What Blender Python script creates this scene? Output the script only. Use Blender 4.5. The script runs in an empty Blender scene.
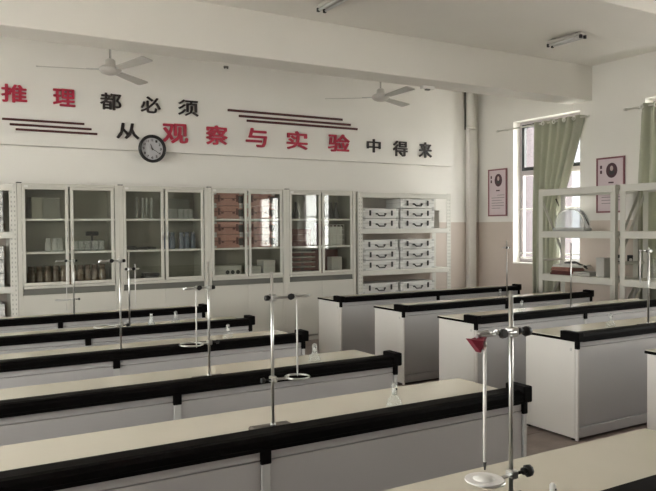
import bpy, bmesh, math, random
from mathutils import Vector, Matrix
random.seed(7)
SC = bpy.context.scene
COL = SC.collection
PI = math.pi
R = math.radians

# ------------------------------------------------------------------ camera
cam_d = bpy.data.cameras.new('camera')
cam = bpy.data.objects.new('camera', cam_d); COL.objects.link(cam)
_y, _p, _r = R(30.5214), R(-1.4423), R(-0.3982)
F_ = Vector((math.sin(_y)*math.cos(_p), math.cos(_y)*math.cos(_p), math.sin(_p)))
R_ = Vector((math.cos(_y), -math.sin(_y), 0)); U_ = R_.cross(F_)
R2 = R_*math.cos(_r) + U_*math.sin(_r); U2 = -R_*math.sin(_r) + U_*math.cos(_r)
M_ = Matrix((R2, U2, -F_)).transposed().to_4x4(); M_.translation = Vector((0, 0, 1.4963))
cam.matrix_world = M_
cam_d.sensor_fit = 'HORIZONTAL'; cam_d.sensor_width = 36; cam_d.lens = 703.37/656*36
cam_d.clip_start = 0.05; cam_d.clip_end = 500
SC.camera = cam

# ------------------------------------------------------------------ light, sky, exposure
SC.view_settings.view_transform = 'Standard'; SC.view_settings.look = 'None'
SC.view_settings.gamma = 1; SC.view_settings.use_curve_mapping = False
SC.view_settings.exposure = 2.3
world = bpy.data.worlds.new('overcast_sky'); SC.world = world; world.use_nodes = True
wn = world.node_tree; bgn = wn.nodes['Background']
bgn.inputs[0].default_value = (1.0, 0.962, 0.93, 1); bgn.inputs[1].default_value = 3.6
SC.cycles.use_denoising = True
SC.cycles.max_bounces = 10; SC.cycles.diffuse_bounces = 6; SC.cycles.glossy_bounces = 4
SC.cycles.transmission_bounces = 8; SC.cycles.transparent_max_bounces = 16
SC.cycles.sample_clamp_indirect = 6
SC.cycles.caustics_reflective = False; SC.cycles.caustics_refractive = False

XW, YB, ZC = 7.93, 8.63, 3.65       # window wall, back wall, ceiling
XL_, YF = -3.2, -3.0                # far side wall, wall behind the camera
# window openings: (y0, y1, z0, z1)
WIN_R = [(6.60, 7.85, .93, 3.09), (4.15, 5.60, .93, 3.09), (1.5, 2.95, .93, 3.09), (-1.0, .45, .93, 3.09)]
WIN_L = [(4.4, 6.8, .8, 2.9), (1.0, 3.6, .8, 2.9)]
def portal(x, w, rz):
    d = bpy.data.lights.new('sky_portal', 'AREA'); d.shape = 'RECTANGLE'
    d.size = w[1]-w[0]; d.size_y = w[3]-w[2]; d.cycles.is_portal = True
    o = bpy.data.objects.new('sky_portal', d); COL.objects.link(o)
    o.location = (x, (w[0]+w[1])/2, (w[2]+w[3])/2); o.rotation_euler = (PI/2, 0, rz)
for w in WIN_R: portal(XW+.22, w, PI/2)
for w in WIN_L: portal(XL_-.22, w, -PI/2)

# ------------------------------------------------------------------ materials
MATS = {}
def mat(name, col, rough=.6, metal=0.0, var=.04, vs=6.0, bump=0.0, bs=60.0, spec=.5, **kw):
    if name in MATS: return MATS[name]
    m = bpy.data.materials.new(name); m.use_nodes = True; nt = m.node_tree; b = nt.nodes['Principled BSDF']
    b.inputs['Roughness'].default_value = rough; b.inputs['Metallic'].default_value = metal
    b.inputs['Specular IOR Level'].default_value = spec
    tc = nt.nodes.new('ShaderNodeTexCoord')
    n = nt.nodes.new('ShaderNodeTexNoise'); n.inputs['Scale'].default_value = vs; n.inputs['Detail'].default_value = 4
    nt.links.new(tc.outputs['Object'], n.inputs['Vector'])
    r = nt.nodes.new('ShaderNodeValToRGB')
    r.color_ramp.elements[0].position = .3; r.color_ramp.elements[1].position = .7
    r.color_ramp.elements[0].color = tuple(max(0, c*(1-var)) for c in col)+(1,)
    r.color_ramp.elements[1].color = tuple(min(1, c*(1+var)) for c in col)+(1,)
    nt.links.new(n.outputs['Fac'], r.inputs['Fac']); nt.links.new(r.outputs['Color'], b.inputs['Base Color'])
    if bump:
        n2 = nt.nodes.new('ShaderNodeTexNoise'); n2.inputs['Scale'].default_value = bs
        nt.links.new(tc.outputs['Object'], n2.inputs['Vector'])
        bp = nt.nodes.new('ShaderNodeBump'); bp.inputs['Strength'].default_value = bump; bp.inputs['Distance'].default_value = .01
        nt.links.new(n2.outputs['Fac'], bp.inputs['Height']); nt.links.new(bp.outputs['Normal'], b.inputs['Normal'])
    for k, v in kw.items(): b.inputs[k].default_value = v
    MATS[name] = m; return m
def glass_mat(name, tint=(1, 1, 1), ior=1.5, rough=0.02, solid=0.0, scol=(.8, .8, .8)):
    m = bpy.data.materials.new(name); m.use_nodes = True; nt = m.node_tree; nt.nodes.clear()
    out = nt.nodes.new('ShaderNodeOutputMaterial'); tr = nt.nodes.new('ShaderNodeBsdfTransparent')
    gl = nt.nodes.new('ShaderNodeBsdfGlossy'); fr = nt.nodes.new('ShaderNodeFresnel'); mx = nt.nodes.new('ShaderNodeMixShader')
    tr.inputs[0].default_value = tint+(1,); gl.inputs['Roughness'].default_value = rough; 
    ge = nt.nodes.new('ShaderNodeNewGeometry'); mp = nt.nodes.new('ShaderNodeMapRange')   # same reflectance from both faces of a thin sheet
    mp.inputs['To Min'].default_value = ior; mp.inputs['To Max'].default_value = 1/ior
    nt.links.new(ge.outputs['Backfacing'], mp.inputs['Value']); nt.links.new(mp.outputs['Result'], fr.inputs[0])
    base = tr.outputs[0]
    if solid > 0:
        df = nt.nodes.new('ShaderNodeBsdfDiffuse'); df.inputs[0].default_value = scol+(1,)
        m2 = nt.nodes.new('ShaderNodeMixShader'); m2.inputs[0].default_value = solid
        nt.links.new(tr.outputs[0], m2.inputs[1]); nt.links.new(df.outputs[0], m2.inputs[2]); base = m2.outputs[0]
    nt.links.new(fr.outputs[0], mx.inputs[0]); nt.links.new(base, mx.inputs[1]); nt.links.new(gl.outputs[0], mx.inputs[2])
    nt.links.new(mx.outputs[0], out.inputs[0]); MATS[name] = m; return m

M_plaster = mat('white_plaster', (.79, .772, .735), .85, var=.02, vs=1.2, bump=.15, bs=90)
M_ceil = mat('ceiling_paint', (.79, .767, .725), .9, var=.02, vs=1.0)
M_dado = mat('pinkish_dado_paint', (.60, .525, .47), .6, var=.03, vs=2)
M_tile = mat('brown_floor_tile', (.20, .155, .135), .35, var=.18, vs=9)
M_grout = mat('floor_grout', (.10, .085, .075), .8)
M_top = mat('cream_laminate', (.61, .57, .48), .17, var=.02, vs=3)
M_black = mat('black_edging', (.0035, .003, .003), .6, var=.2, vs=20, spec=.05)
M_panel = mat('grey_white_board', (.455, .445, .445), .5, var=.02, vs=2)
M_endp = mat('white_end_board', (.66, .64, .61), .5, var=.02, vs=2)
M_groove = mat('dark_joint', (.09, .085, .08), .7)
M_alu = mat('aluminium_post', (.52, .52, .51), .5, .1, var=.03)
M_steelw = mat('white_powder_steel', (.66, .65, .60), .45, var=.02, vs=3)
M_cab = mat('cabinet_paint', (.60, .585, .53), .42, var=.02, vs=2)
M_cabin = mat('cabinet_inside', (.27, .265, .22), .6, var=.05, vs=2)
M_chrome = mat('polished_steel', (.55, .55, .54), .28, 1.0, var=.03)
M_rubber = mat('black_plastic', (.012, .011, .011), .5, var=.1)
M_red = mat('red_rubber', (.17, .012, .028), .5)
M_letr = mat('red_acrylic', (.40, .018, .05), .45, var=.05)
M_letb = mat('black_acrylic', (.022, .014, .014), .45, var=.05)
M_bar = mat('maroon_acrylic', (.075, .016, .016), .5, var=.08)
M_white = mat('white_paint', (.74, .73, .70), .5, var=.02)
M_case = mat('white_case_skin', (.70, .70, .68), .4, var=.03)
M_dark = mat('dark_grey', (.04, .04, .04), .5)
M_base = mat('cast_iron_base', (.085, .07, .06), .5, var=.1)
M_fan = mat('fan_enamel', (.52, .50, .47), .35, var=.03)
M_pinkbox = mat('red_pink_case', (.38, .19, .155), .5, var=.06)
M_redbox = mat('dark_red_box', (.13, .045, .04), .6, var=.1)
M_brownjar = mat('brown_jar_glass', (.14, .105, .075), .2, var=.1)
M_blue = mat('blue_glass', (.13, .155, .20), .2, var=.1)
M_card = mat('white_carton', (.52, .51, .48), .7, var=.03)
M_greybox = mat('grey_box', (.16, .16, .14), .6, var=.06)
M_framedk = mat('dark_window_frame', (.015, .02, .022), .4)
M_framelt = mat('pale_window_frame', (.55, .50, .52), .4)
M_pinkframe = mat('maroon_picture_frame', (.22, .085, .10), .5, var=.06)
M_sheet = mat('pale_pink_print', (.62, .52, .55), .5, var=.02)
M_ink = mat('print_ink', (.07, .03, .04), .6)
M_skin = mat('print_face', (.50, .40, .38), .6)
M_gauze = mat('white_ceramic_gauze', (.74, .72, .71), .8, var=.06, vs=40)
M_tubew = mat('milky_glass_rod', (.68, .66, .64), .25)
M_lampt = mat('lamp_tube', (.62, .62, .62), .3)
M_glass = glass_mat('cabinet_glass', (.965, .975, .95), 1.5, .01)
M_pane = glass_mat('window_glass', (.96, .98, .97), 1.4, .01)
M_ware = glass_mat('lab_glass', (.93, .95, .94), 1.45, .03, .10, (.9, .9, .9))
M_dome = glass_mat('dome_acrylic', (.95, .97, .98), 1.25, .15, .30, (.85, .88, .9))
M_fog = glass_mat('frosted_glass', (.93, .95, .94), 1.45, .1, .22, (.85, .85, .84))
M_facade = mat('darkened_pink_facade', (.05, .041, .046), .8, var=.05, vs=.6)  # colour set near black so the bright outside view does not burn out
M_facade2 = mat('darkened_pilaster', (.075, .078, .09), .8)  # pilasters darkened too, to hold their brightness down
M_ground = mat('outdoor_concrete', (.78, .76, .73), .9)
# curtain: translucent cloth
def cloth(name, col):
    m = bpy.data.materials.new(name); m.use_nodes = True; nt = m.node_tree; nt.nodes.clear()
    out = nt.nodes.new('ShaderNodeOutputMaterial'); d = nt.nodes.new('ShaderNodeBsdfDiffuse'); t = nt.nodes.new('ShaderNodeBsdfTranslucent')
    mx = nt.nodes.new('ShaderNodeMixShader'); mx.inputs[0].default_value = .22
    tc = nt.nodes.new('ShaderNodeTexCoord'); n = nt.nodes.new('ShaderNodeTexNoise'); n.inputs['Scale'].default_value = 220
    nt.links.new(tc.outputs['Object'], n.inputs['Vector'])
    r = nt.nodes.new('ShaderNodeValToRGB'); r.color_ramp.elements[0].color = tuple(c*.9 for c in col)+(1,); r.color_ramp.elements[1].color = tuple(c*1.1 for c in col)+(1,)
    nt.links.new(n.outputs['Fac'], r.inputs['Fac'])
    nt.links.new(r.outputs[0], d.inputs[0]); nt.links.new(r.outputs[0], t.inputs[0])
    nt.links.new(d.outputs[0], mx.inputs[1]); nt.links.new(t.outputs[0], mx.inputs[2]); nt.links.new(mx.outputs[0], out.inputs[0])
    return m
M_curtain = cloth('sage_curtain_cloth', (.48, .485, .40))

# ------------------------------------------------------------------ mesh helpers
class MB:
    def __init__(s): s.v = []; s.f = []; s.sm = []
    def add(s, vs, fs, smooth=False):
        n = len(s.v); s.v += [tuple(v) for v in vs]; s.f += [tuple(i+n for i in f) for f in fs]; s.sm += [smooth]*len(fs); return s
    def box(s, x0, x1, y0, y1, z0, z1, c=0.0, rot=None):
        """box, with chamfered vertical/horizontal edges when c > 0"""
        if c <= 0:
            vs = [(x, y, z) for z in (z0, z1) for y in (y0, y1) for x in (x0, x1)]
            fs = [(0, 2, 3, 1), (4, 5, 7, 6), (0, 1, 5, 4), (2, 6, 7, 3), (0, 4, 6, 2), (1, 3, 7, 5)]
        else:
            bm = bmesh.new(); bmesh.ops.create_cube(bm, size=1)
            for v in bm.verts:
                v.co = Vector(((x0+x1)/2+v.co.x*(x1-x0), (y0+y1)/2+v.co.y*(y1-y0), (z0+z1)/2+v.co.z*(z1-z0)))
            bmesh.ops.bevel(bm, geom=list(bm.edges), offset=c, segments=1, affect='EDGES', clamp_overlap=True)
            bm.verts.index_update(); vs = [tuple(v.co) for v in bm.verts]; fs = [tuple(v.index for v in f.verts) for f in bm.faces]; bm.free()
        if rot: vs = [tuple(rot @ Vector(v)) for v in vs]
        return s.add(vs, fs)
    def tube(s, pts, r, n=8, caps=True, closed=False):
        pts = [Vector(p) for p in pts]; rs = r if isinstance(r, (list, tuple)) else [r]*len(pts)
        vs = []; fs = []; m = len(pts); up = None
        for i, p in enumerate(pts):
            if closed: t = pts[(i+1) % m]-pts[i-1]
            else: t = pts[min(i+1, m-1)]-pts[max(i-1, 0)]
            t = t.normalized()
            if up is None:
                up = Vector((0, 0, 1)) if abs(t.z) < .9 else Vector((0, 1, 0))
            a = (up - t*up.dot(t)).normalized(); up = a; b = t.cross(a)
            for k in range(n):
                th = 2*PI*k/n; vs.append(p+(a*math.cos(th)+b*math.sin(th))*rs[i])
        for i in range(m if closed else m-1):
            j = (i+1) % m
            for k in range(n): fs.append((i*n+k, i*n+(k+1) % n, j*n+(k+1) % n, j*n+k))
        s.add(vs, fs, True)
        if caps and not closed:
            s.f.append(tuple(len(s.v)-len(vs)+k for k in reversed(range(n)))); s.sm.append(False)
            s.f.append(tuple(len(s.v)-n+k for k in range(n))); s.sm.append(False)
        return s
    def lathe(s, prof, cx=0, cy=0, cz=0, n=16):
        vs = []; fs = []
        for (r, z) in prof:
            for k in range(n):
                th = 2*PI*k/n; vs.append((cx+r*math.cos(th), cy+r*math.sin(th), cz+z))
        for i in range(len(prof)-1):
            for k in range(n): fs.append((i*n+k, i*n+(k+1) % n, (i+1)*n+(k+1) % n, (i+1)*n+k))
        return s.add(vs, fs, True)
    def prism(s, poly, z0, z1, xf=None):
        n = len(poly); vs = [(x, y, z0) for x, y in poly]+[(x, y, z1) for x, y in poly]
        fs = [tuple(reversed(range(n))), tuple(range(n, 2*n))]+[(i, (i+1) % n, n+(i+1) % n, n+i) for i in range(n)]
        if xf: vs = [tuple(xf @ Vector(v)) for v in vs]
        return s.add(vs, fs)
    def build(s, name, m, parent=None, loc=(0, 0, 0), rz=0):
        me = bpy.data.meshes.new(name); me.from_pydata(s.v, [], s.f); me.update()
        me.polygons.foreach_set('use_smooth', s.sm); me.materials.append(m)
        o = bpy.data.objects.new(name, me); COL.objects.link(o); o.location = loc; o.rotation_euler = (0, 0, rz)
        if parent: o.parent = parent
        return o
def tag(o, label=None, cat=None, group=None, kind=None):
    if label: o['label'] = label
    if cat: o['category'] = cat
    if group: o['group'] = group
    if kind: o['kind'] = kind
    return o
def thing(name, label, cat, loc=(0, 0, 0), rz=0, group=None):
    o = bpy.data.objects.new(name, None); COL.objects.link(o); o.location = loc; o.rotation_euler = (0, 0, rz)
    o.empty_display_size = .05
    return tag(o, label, cat, group)
KIDS = {}
def copy_tree(o, parent=None):
    c = o.copy(); COL.objects.link(c)
    if parent: c.parent = parent
    for ch in [x for x in ALLKIDS(o)]: copy_tree(ch, c)
    return c
def ALLKIDS(o): return [x for x in bpy.data.objects if x.parent == o]
def place(proto, first, loc, rz, label, group=None, cat=None):
    o = proto if first else copy_tree(proto)
    o.location = loc; o.rotation_euler = (0, 0, rz); o['label'] = label
    if group: o['group'] = group
    return o
def structure(o): o['kind'] = 'structure'; return o

# ------------------------------------------------------------------ room shell
def wall_with_holes(name, x0, x1, wins, ya, yb, za, zb, m):
    b = MB(); ws = sorted(wins); y = ya
    for (a, c, z0, z1) in ws:
        if a > y: b.box(x0, x1, y, a, za, zb)
        if z0 > za: b.box(x0, x1, a, c, za, min(z0, zb))
        if z1 < zb: b.box(x0, x1, a, c, max(z1, za), zb)
        y = c
    b.box(x0, x1, y, yb, za, zb)
    return b.build(name, m)
T = .24
DZ = 1.57
wr = structure(wall_with_holes('wall_right', XW, XW+T, WIN_R, YF-T, YB+T, 0, ZC+.1, M_plaster))
wl = structure(wall_with_holes('wall_left', XL_-T, XL_, WIN_L, YF-T, YB+T, 0, ZC+.1, M_plaster))
wb = structure(MB().box(XL_, XW, YB, YB+T, 0, ZC+.1).build('wall_back', M_plaster))
wf = structure(MB().box(XL_, XW, YF-T, YF, 0, ZC+.1).build('wall_front', M_plaster))
structure(MB().box(XL_-T, XW+T, YF-T, YB+T, ZC, ZC+.12).build('ceiling', M_ceil))
# painted dado, a thin coat proud of the plaster
def dado_right():
    b = MB(); ws = sorted(WIN_R); y = YF
    for (a, c, z0, z1) in ws:
        if a > y: b.box(XW-.006, XW, y, a, 0, DZ)
        b.box(XW-.006, XW, a, c, 0, z0); y = c
    b.box(XW-.006, XW, y, YB, 0, DZ); return b
o = dado_right().build('dado_paint', M_dado, wr)
MB().box(XL_, XW-.006, YB-.006, YB, 0, DZ).build('dado_paint', M_dado, wb)
# upper wall carrying the slogan
structure(MB().box(XL_, 7.29, 8.50, YB, 2.445, ZC).build('wall_upper', M_plaster))
# ceiling beams
structure(MB().box(XL_, XW, 6.40, 6.78, 3.19, ZC, .004).build('ceiling_beam', M_ceil))
structure(MB().box(XL_, XW, 3.55, 4.18, 3.19, ZC, .004).build('ceiling_beam', M_ceil))
structure(MB().box(XL_, XW, .8, 1.3, 3.19, ZC, .004).build('ceiling_beam', M_ceil))
# boxed corner downpipe
pc = structure(MB().box(7.655, 7.805, 8.53, YB-.006, 0, 3.05, .01).build('corner_column', M_plaster))
MB().tube([(7.72, 8.575, 3.05), (7.72, 8.575, 3.648)], .07, 14).build('downpipe', M_plaster, pc)
MB().box(7.64, 7.65, 8.60, YB-.002, 3.05, 3.645).box(7.81, 7.82, 8.60, YB-.002, 3.05, 3.645).build('side_shade', M_greybox, pc)  # dark grey strips draw the shade on both sides of the upper pipe
MB().tube([(7.72, 8.575, 3.05), (7.72, 8.575, 3.09)], .08, 14).build('pipe_collar', M_plaster, pc)
# floor: substrate + tiles
fl = structure(MB().box(XL_-T, XW+T, YF-T, YB+T, -.12, -.004).build('floor', M_grout))
TS = .60
tile_me = None
far = MB()
nx = int((XW-XL_)/TS)+1; ny = int((YB-YF)/TS)+1
for i in range(nx):
    for j in range(ny):
        x = XL_+i*TS; y = YF+j*TS; x1 = min(x+TS, XW); y1 = min(y+TS, YB)
        if x1-x < .03 or y1-y < .03: continue
        near = 2.2 < x+.3 < 5.2 and 0.3 < y+.3 < 8.0 and x1-x > .59 and y1-y > .59
        if near:
            if tile_me is None:
                t = MB().box(.0025, TS-.0025, .0025, TS-.0025, -.004, 0, .0012).build('tile', M_tile, fl, (x, y, 0)); tile_me = t.data
            else:
                t = bpy.data.objects.new('tile', tile_me); COL.objects.link(t); t.parent = fl; t.location = (x, y, random.uniform(-.0004, .0004))
        else:
            far.box(x+.0025, x1-.0025, y+.0025, y1-.0025, -.004, 0)
o = far.build('tile_field', M_tile, fl); o['kind'] = 'stuff'
# skirting
structure(MB().box(XL_, XW-.02, YB-.02, YB-.006, 0, .1).build('baseboard_back', M_tile))
structure(MB().box(XW-.02, XW-.006, YF, YB-.02, 0, .1).build('baseboard_right', M_tile))

# ------------------------------------------------------------------ windows
def window(n, xo, side, w, dark_sash=True):
    y0, y1, z0, z1 = w; s = side
    xa, xb = (xo+s*.15, xo+s*.20); xa, xb = min(xa, xb), max(xa, xb); ym = (y0+y1)/2
    zt = z0+(z1-z0)*.655
    fr = MB()
    t = .045
    fr.box(xa, xb, y0, y1, z0, z0+t).box(xa, xb, y0, y1, z1-t, z1).box(xa, xb, y0, y0+t, z0+t, z1-t).box(xa, xb, y1-t, y1, z0+t, z1-t)
    fr.box(xa, xb, ym-t/2, ym+t/2, z0+t, z1-t).box(xa, xb, y0+t, ym-t/2, zt-t, zt).box(xa, xb, ym+t/2, y1-t, zt-t, zt)
    wo = structure(fr.build('window_%d' % n, M_framelt))
    for (a, c) in ((y0+t, ym-t/2), (ym+t/2, y1-t)):
        for (p, q, dk) in ((z0+t, zt-t, False), (zt, z1-t, True)):
            sb = MB(); k = .05 if dk else .03; x0 = xa-.012*s if s > 0 else xa+.012
            sx0, sx1 = (xa-.015, xa+.03) if s > 0 else (xb-.03, xb+.015)
            sb.box(sx0, sx1, a, c, p, p+k).box(sx0, sx1, a, c, q-k, q).box(sx0, sx1, a, a+k, p+k, q-k).box(sx0, sx1, c-k, c, p+k, q-k)
            so = sb.build('sash', M_framedk if dk else M_framelt, wo)
            MB().box((sx0+sx1)/2-.002, (sx0+sx1)/2+.002, a+k, c-k, p+k, q-k).build('pane', M_pane, so)
    # stone sill
    xs = (xo-.02, xo+.15) if s > 0 else (xo-.15, xo+.02)
    MB().box(xs[0], xs[1], y0, y1, z0, z0+.02, .004).build('window_sill', M_white, wo)
    for z in (1.02, 1.09, 1.76):          # horizontal guard rails outside
        MB().tube([(xo+s*.13, y0, z), (xo+s*.13, y1, z)], .012, 8).build('guard_rail', M_white, wo)
    return wo
for i, w in enumerate(WIN_R): window(i+1, XW, 1, w)
for i, w in enumerate(WIN_L): window(i+5, XL_, -1, w)

# ------------------------------------------------------------------ outside
structure(MB().box(-60, 80, -60, 80, -4.2, -4.0).build('outdoor_ground', M_ground))
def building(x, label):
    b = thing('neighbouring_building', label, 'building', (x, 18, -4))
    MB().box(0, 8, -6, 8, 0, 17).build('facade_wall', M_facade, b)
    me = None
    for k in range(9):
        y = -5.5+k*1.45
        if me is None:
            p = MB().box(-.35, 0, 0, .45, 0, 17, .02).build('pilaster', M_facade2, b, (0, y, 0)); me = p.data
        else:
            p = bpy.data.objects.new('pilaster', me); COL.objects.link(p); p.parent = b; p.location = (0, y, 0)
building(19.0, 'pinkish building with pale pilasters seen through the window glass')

# ------------------------------------------------------------------ lab desks
YS = [6.4146, 5.3444, 4.3598, 3.2961, 2.2902, 1.21]
DEP, PAN, ZT = .503, 1.343, .713
def make_desk():
    L = 2*PAN
    t = thing('lab_desk', '', 'desk')
    MB().box(.004, L-.004, .02, DEP-.004, ZT-.016, ZT, .002).build('worktop', M_top, t)
    MB().box(0, L, .01, DEP, ZT-.022, ZT-.004).build('worktop_edge', M_black, t)
    # black upstand rail along the front, with an under-lip
    rl = MB().prism([(0, .690), (0, .728), (.012, .742), (.030, .746), (.105, .744), (.112, .736), (.112, ZT), (.03, ZT), (.03, .690)], 0, 1, Matrix(((0, 0, L-.1, .05), (1, 0, 0, 0), (0, 1, 0, 0), (0, 0, 0, 1))))
    rl.box(.05, L-.05, -.004, .004, .690, .704).build('front_rail', M_black, t)
    for x, dc, zc_ in ((0, .160, .757), (L-.05, .118, .766)): MB().box(x-.002, x+.052, -.004, dc, .692, zc_, .005).build('rail_cap', M_black, t)
    for k, (x, hw) in enumerate(((.012, .012), (PAN, .021), (L-.036, .014))):
        MB().box(x-hw, x+hw, .002, .035, .640, .692, .003).build('post_plug', M_black, t)
        MB().box(x-hw+.003, x+hw-.003, .006, .03, .0, .641, .003).build('front_post', M_alu if k else M_endp, t)
    for k in range(2):
        a, b = k*PAN+(.024 if k == 0 else .018), (k+1)*PAN-(.018 if k == 0 else .052)
        MB().box(a, b, .014, .030, .655, .690, .002).build('top_strip', M_panel, t)
        MB().box(a, b, .012, .030, .095, .652, .002).build('front_panel', M_panel, t)
        MB().box(a, b, .006, .030, .020, .090, .002).build('plinth_panel', M_panel, t)
    MB().box(.04, L-.05, .034, .05, .01, .69).build('joint_backing', M_groove, t)
    for x in (0, L-.04):
        MB().box(x, x+.02, .030, DEP-.02, .014, .690, .002).build('end_panel', M_endp, t)
        for yy in (.03, DEP-.05): MB().box(x, x+.02, yy, yy+.03, .0, .014, .002).build('foot', M_rubber, t)
    MB().box(.02, L-.02, DEP-.045, DEP-.025, .014, .690).build('back_panel', M_panel, t)
    MB().box(.03, L-.03, .05, DEP-.045, .0, .02).build('kick_shadow', M_rubber, t)  # black slab stands in for the shadow line beneath the plinth
    for (x, nx) in ((-.001, -1), (L-.019, 1)):
        MB().box(min(x, x+.003*nx), max(x, x+.003*nx), .055, .07, .625, .645).build('cam_cover', M_alu, t)
    return t
desk = make_desk()
ordn = ['touching the aisle nearest the glass cabinets', 'second from the glass cabinets', 'third from the glass cabinets', 'fourth from the glass cabinets', 'fifth from the glass cabinets', 'sixth from the glass cabinets, farthest from them']
first = True
for k, y in enumerate(YS):
    dx = [0, .01, -.025, .005, 0, 0][k]
    place(desk, first, (2.43-2*PAN+dx, y, 0), 0, 'cream-topped lab desk in the row away from the windows, '+['first','second','third','fourth','fifth','sixth'][k]+' from the cabinets', 'lab desks away from the windows'); first = False
for k, y in enumerate(YS[:5]):
    dx = [-.02, .018, .03, -.01, 0][k]
    place(desk, False, (3.956+dx, y, 0), 0, 'cream-topped lab desk in the window-side row, '+['first','second','third','fourth','fifth'][k]+' from the cabinets', 'lab desks by the windows')

# ------------------------------------------------------------------ glass cabinets
CY, CX0, CW, CZ = 8.18, .962, 1.0773, 2.0
YBK = 8.615
def make_cabinet():
    t = thing('glass_cabinet', '', 'cabinet')
    W = CW; D = YBK-CY; s = .03
    b = MB(); b.box(0, s, .02, D, 0, CZ).box(W-s, W, .02, D, 0, CZ).box(s, W-s, .02, D, CZ-.03, CZ-.001).box(s, W-s, .02, D, 0, .06)
    b.box(s, W-s, .02, D, .80, .86)
    b.build('body', M_cab, t)
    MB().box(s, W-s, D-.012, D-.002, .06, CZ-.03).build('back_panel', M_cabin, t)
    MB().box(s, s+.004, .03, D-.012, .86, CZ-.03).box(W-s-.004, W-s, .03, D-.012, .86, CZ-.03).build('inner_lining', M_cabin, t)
    # face frame
    MB().box(0, .045, 0, .02, .0, CZ-.0, .003).box(W-.045, W, 0, .02, .0, CZ, .003).build('face_stile', M_cab, t)
    MB().box(.055, W-.055, .004, .02, CZ-.03, CZ, .002).build('head_rail', M_cab, t)
    MB().box(.055, W-.055, -.012, .02, .855, .885, .004).build('ledge', M_cab, t)
    MB().box(.055, W-.055, .010, .02, .790, .855).build('shadow_recess', M_greybox, t)  # shade below the ledge, put in as a dark grey strip
    for k in range(2):
        x0 = .048+k*.497; x1 = x0+.476
        f = .033
        d = MB()
        d.box(x0, x1, -.004, .016, .888, .888+f, .003).box(x0, x1, -.004, .016, CZ-.032-f, CZ-.032, .003)
        d.box(x0, x0+f, -.004, .016, .888+f, CZ-.032-f, .003).box(x1-f, x1, -.004, .016, .888+f, CZ-.032-f, .003)
        do = d.build('glass_door', M_cab, t)
        MB().box(x0+f, x1-f, .004, .008, .888+f, CZ-.032-f).build('pane', M_glass, do)
        hx = x1-.018 if k == 0 else x0+.018
        MB().tube([(hx, -.006, 1.37), (hx, -.022, 1.375), (hx, -.022, 1.505), (hx, -.006, 1.51)], .006, 8).build('handle', M_chrome, do)
        ld = MB().box(x0-.01, x1+.01, .002, .018, .07, .786, .003).build('lower_door', M_cab, t)
    for z in (1.235, 1.60):
        MB().box(s+.004, W-s-.004, .03, D-.014, z-.004, z+.018).build('shelf', M_white, t)
    MB().box(.0, .05, .0, .06, CZ-.0, CZ+.010, .002).build('corner_bracket', M_dark, t)
    MB().box(.07, .11, -.006, .002, CZ-.045, CZ-.02).build('door_bumper', M_white, t)
    return t
cab = make_cabinet()
cabl = ['white glass cabinet beside the perforated rack, brown jars on its bottom shelf', 'white glass cabinet below the wall clock, clear glassware on its upper shelves',
        'white glass cabinet filled with stacked pinkish-red cases', 'white glass cabinet beside the open rack of white cases']
for k in range(4):
    place(cab, k == 0, (CX0+k*CW, CY, 0), 0, cabl[k], 'white glass cabinets')
Z1, Z2, Z3 = .86, 1.253, 1.618      # cabinet interior floors

# --- contents
def lathe_thing(name, prof, m, label, cat, x, y, z, group, n=12):
    o = MB().lathe(prof, n=n).build(name, m, None, (x, y, z)); return tag(o, label, cat, group)
JAR = [(0, 0), (.032, 0), (.034, .006), (.034, .095), (.024, .115), (.024, .125), (.027, .126), (.027, .15), (0, .15)]
BEAK = [(0, .003), (.033, .003), (.035, .006), (.035, .095), (.038, .10), (.036, .10), (.033, .094), (.033, .008), (0, .006)]
CYL = [(0, 0), (.035, 0), (.035, .01), (.014, .016), (.014, .24), (.018, .25), (.015, .25), (.012, .24), (.012, .02), (0, .018)]
ORD = ['first', 'second', 'third', 'fourth', 'fifth', 'sixth']
def copies(o, xs, y, z, label, jitter=.02):
    base = label
    for i, x in enumerate(xs):
        if len(xs) > 1: label = '%s, %s from the perforated rack' % (base, ORD[i])
        c = o if i == 0 else o.copy()
        if i: COL.objects.link(c)
        c.location = (x, y+random.uniform(-jitter, jitter), z); c['label'] = label
def many(name, prof, m, cat, xs, y, z, label, group, n=12, jitter=.02):
    o = lathe_thing(name, prof, m, label, cat, xs[0], y, z, group, n); copies(o, xs, y, z, label, jitter)
# cabinet 1
c0 = CX0
many('brown_jar', [(a*1.25, b*1.55) for a, b in JAR], M_brownjar, 'jar', [c0+.16+i*.085 for i in range(5)], 8.38, Z1, 'tall brown jar behind the first cabinet door', 'brown jars behind the first door')
many('brown_jar', [(a*1.25, b*1.55) for a, b in JAR], M_brownjar, 'jar', [c0+.60+i*.082 for i in range(5)], 8.38, Z1, 'tall brown jar behind the second cabinet door', 'brown jars behind the second door')
many('glass_jar', JAR, M_fog, 'jar', [c0+.33, c0+.40, c0+.46], 8.33, Z2, 'small clear jar on the middle shelf of the first cabinet', 'small jars in the first cabinet')
many('glass_beaker', [(a*1.05, b*1.15) for a, b in BEAK], M_fog, 'beaker', [c0+.61+i*.075 for i in range(5)], 8.33, Z2, 'clear beaker on the middle shelf of the first cabinet', 'beakers in the first cabinet')
t = thing('balance', 'dark instrument standing among beakers in the first glass cabinet', 'instrument', (c0+.83, 8.44, Z2))
MB().box(-.07, .07, -.05, .05, 0, .04, .006).build('base', M_dark, t); MB().tube([(0, 0, .04), (0, 0, .19)], .012).build('column', M_dark, t)
MB().box(-.07, .07, -.03, .03, .17, .22, .01).build('head', M_dark, t)
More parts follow.
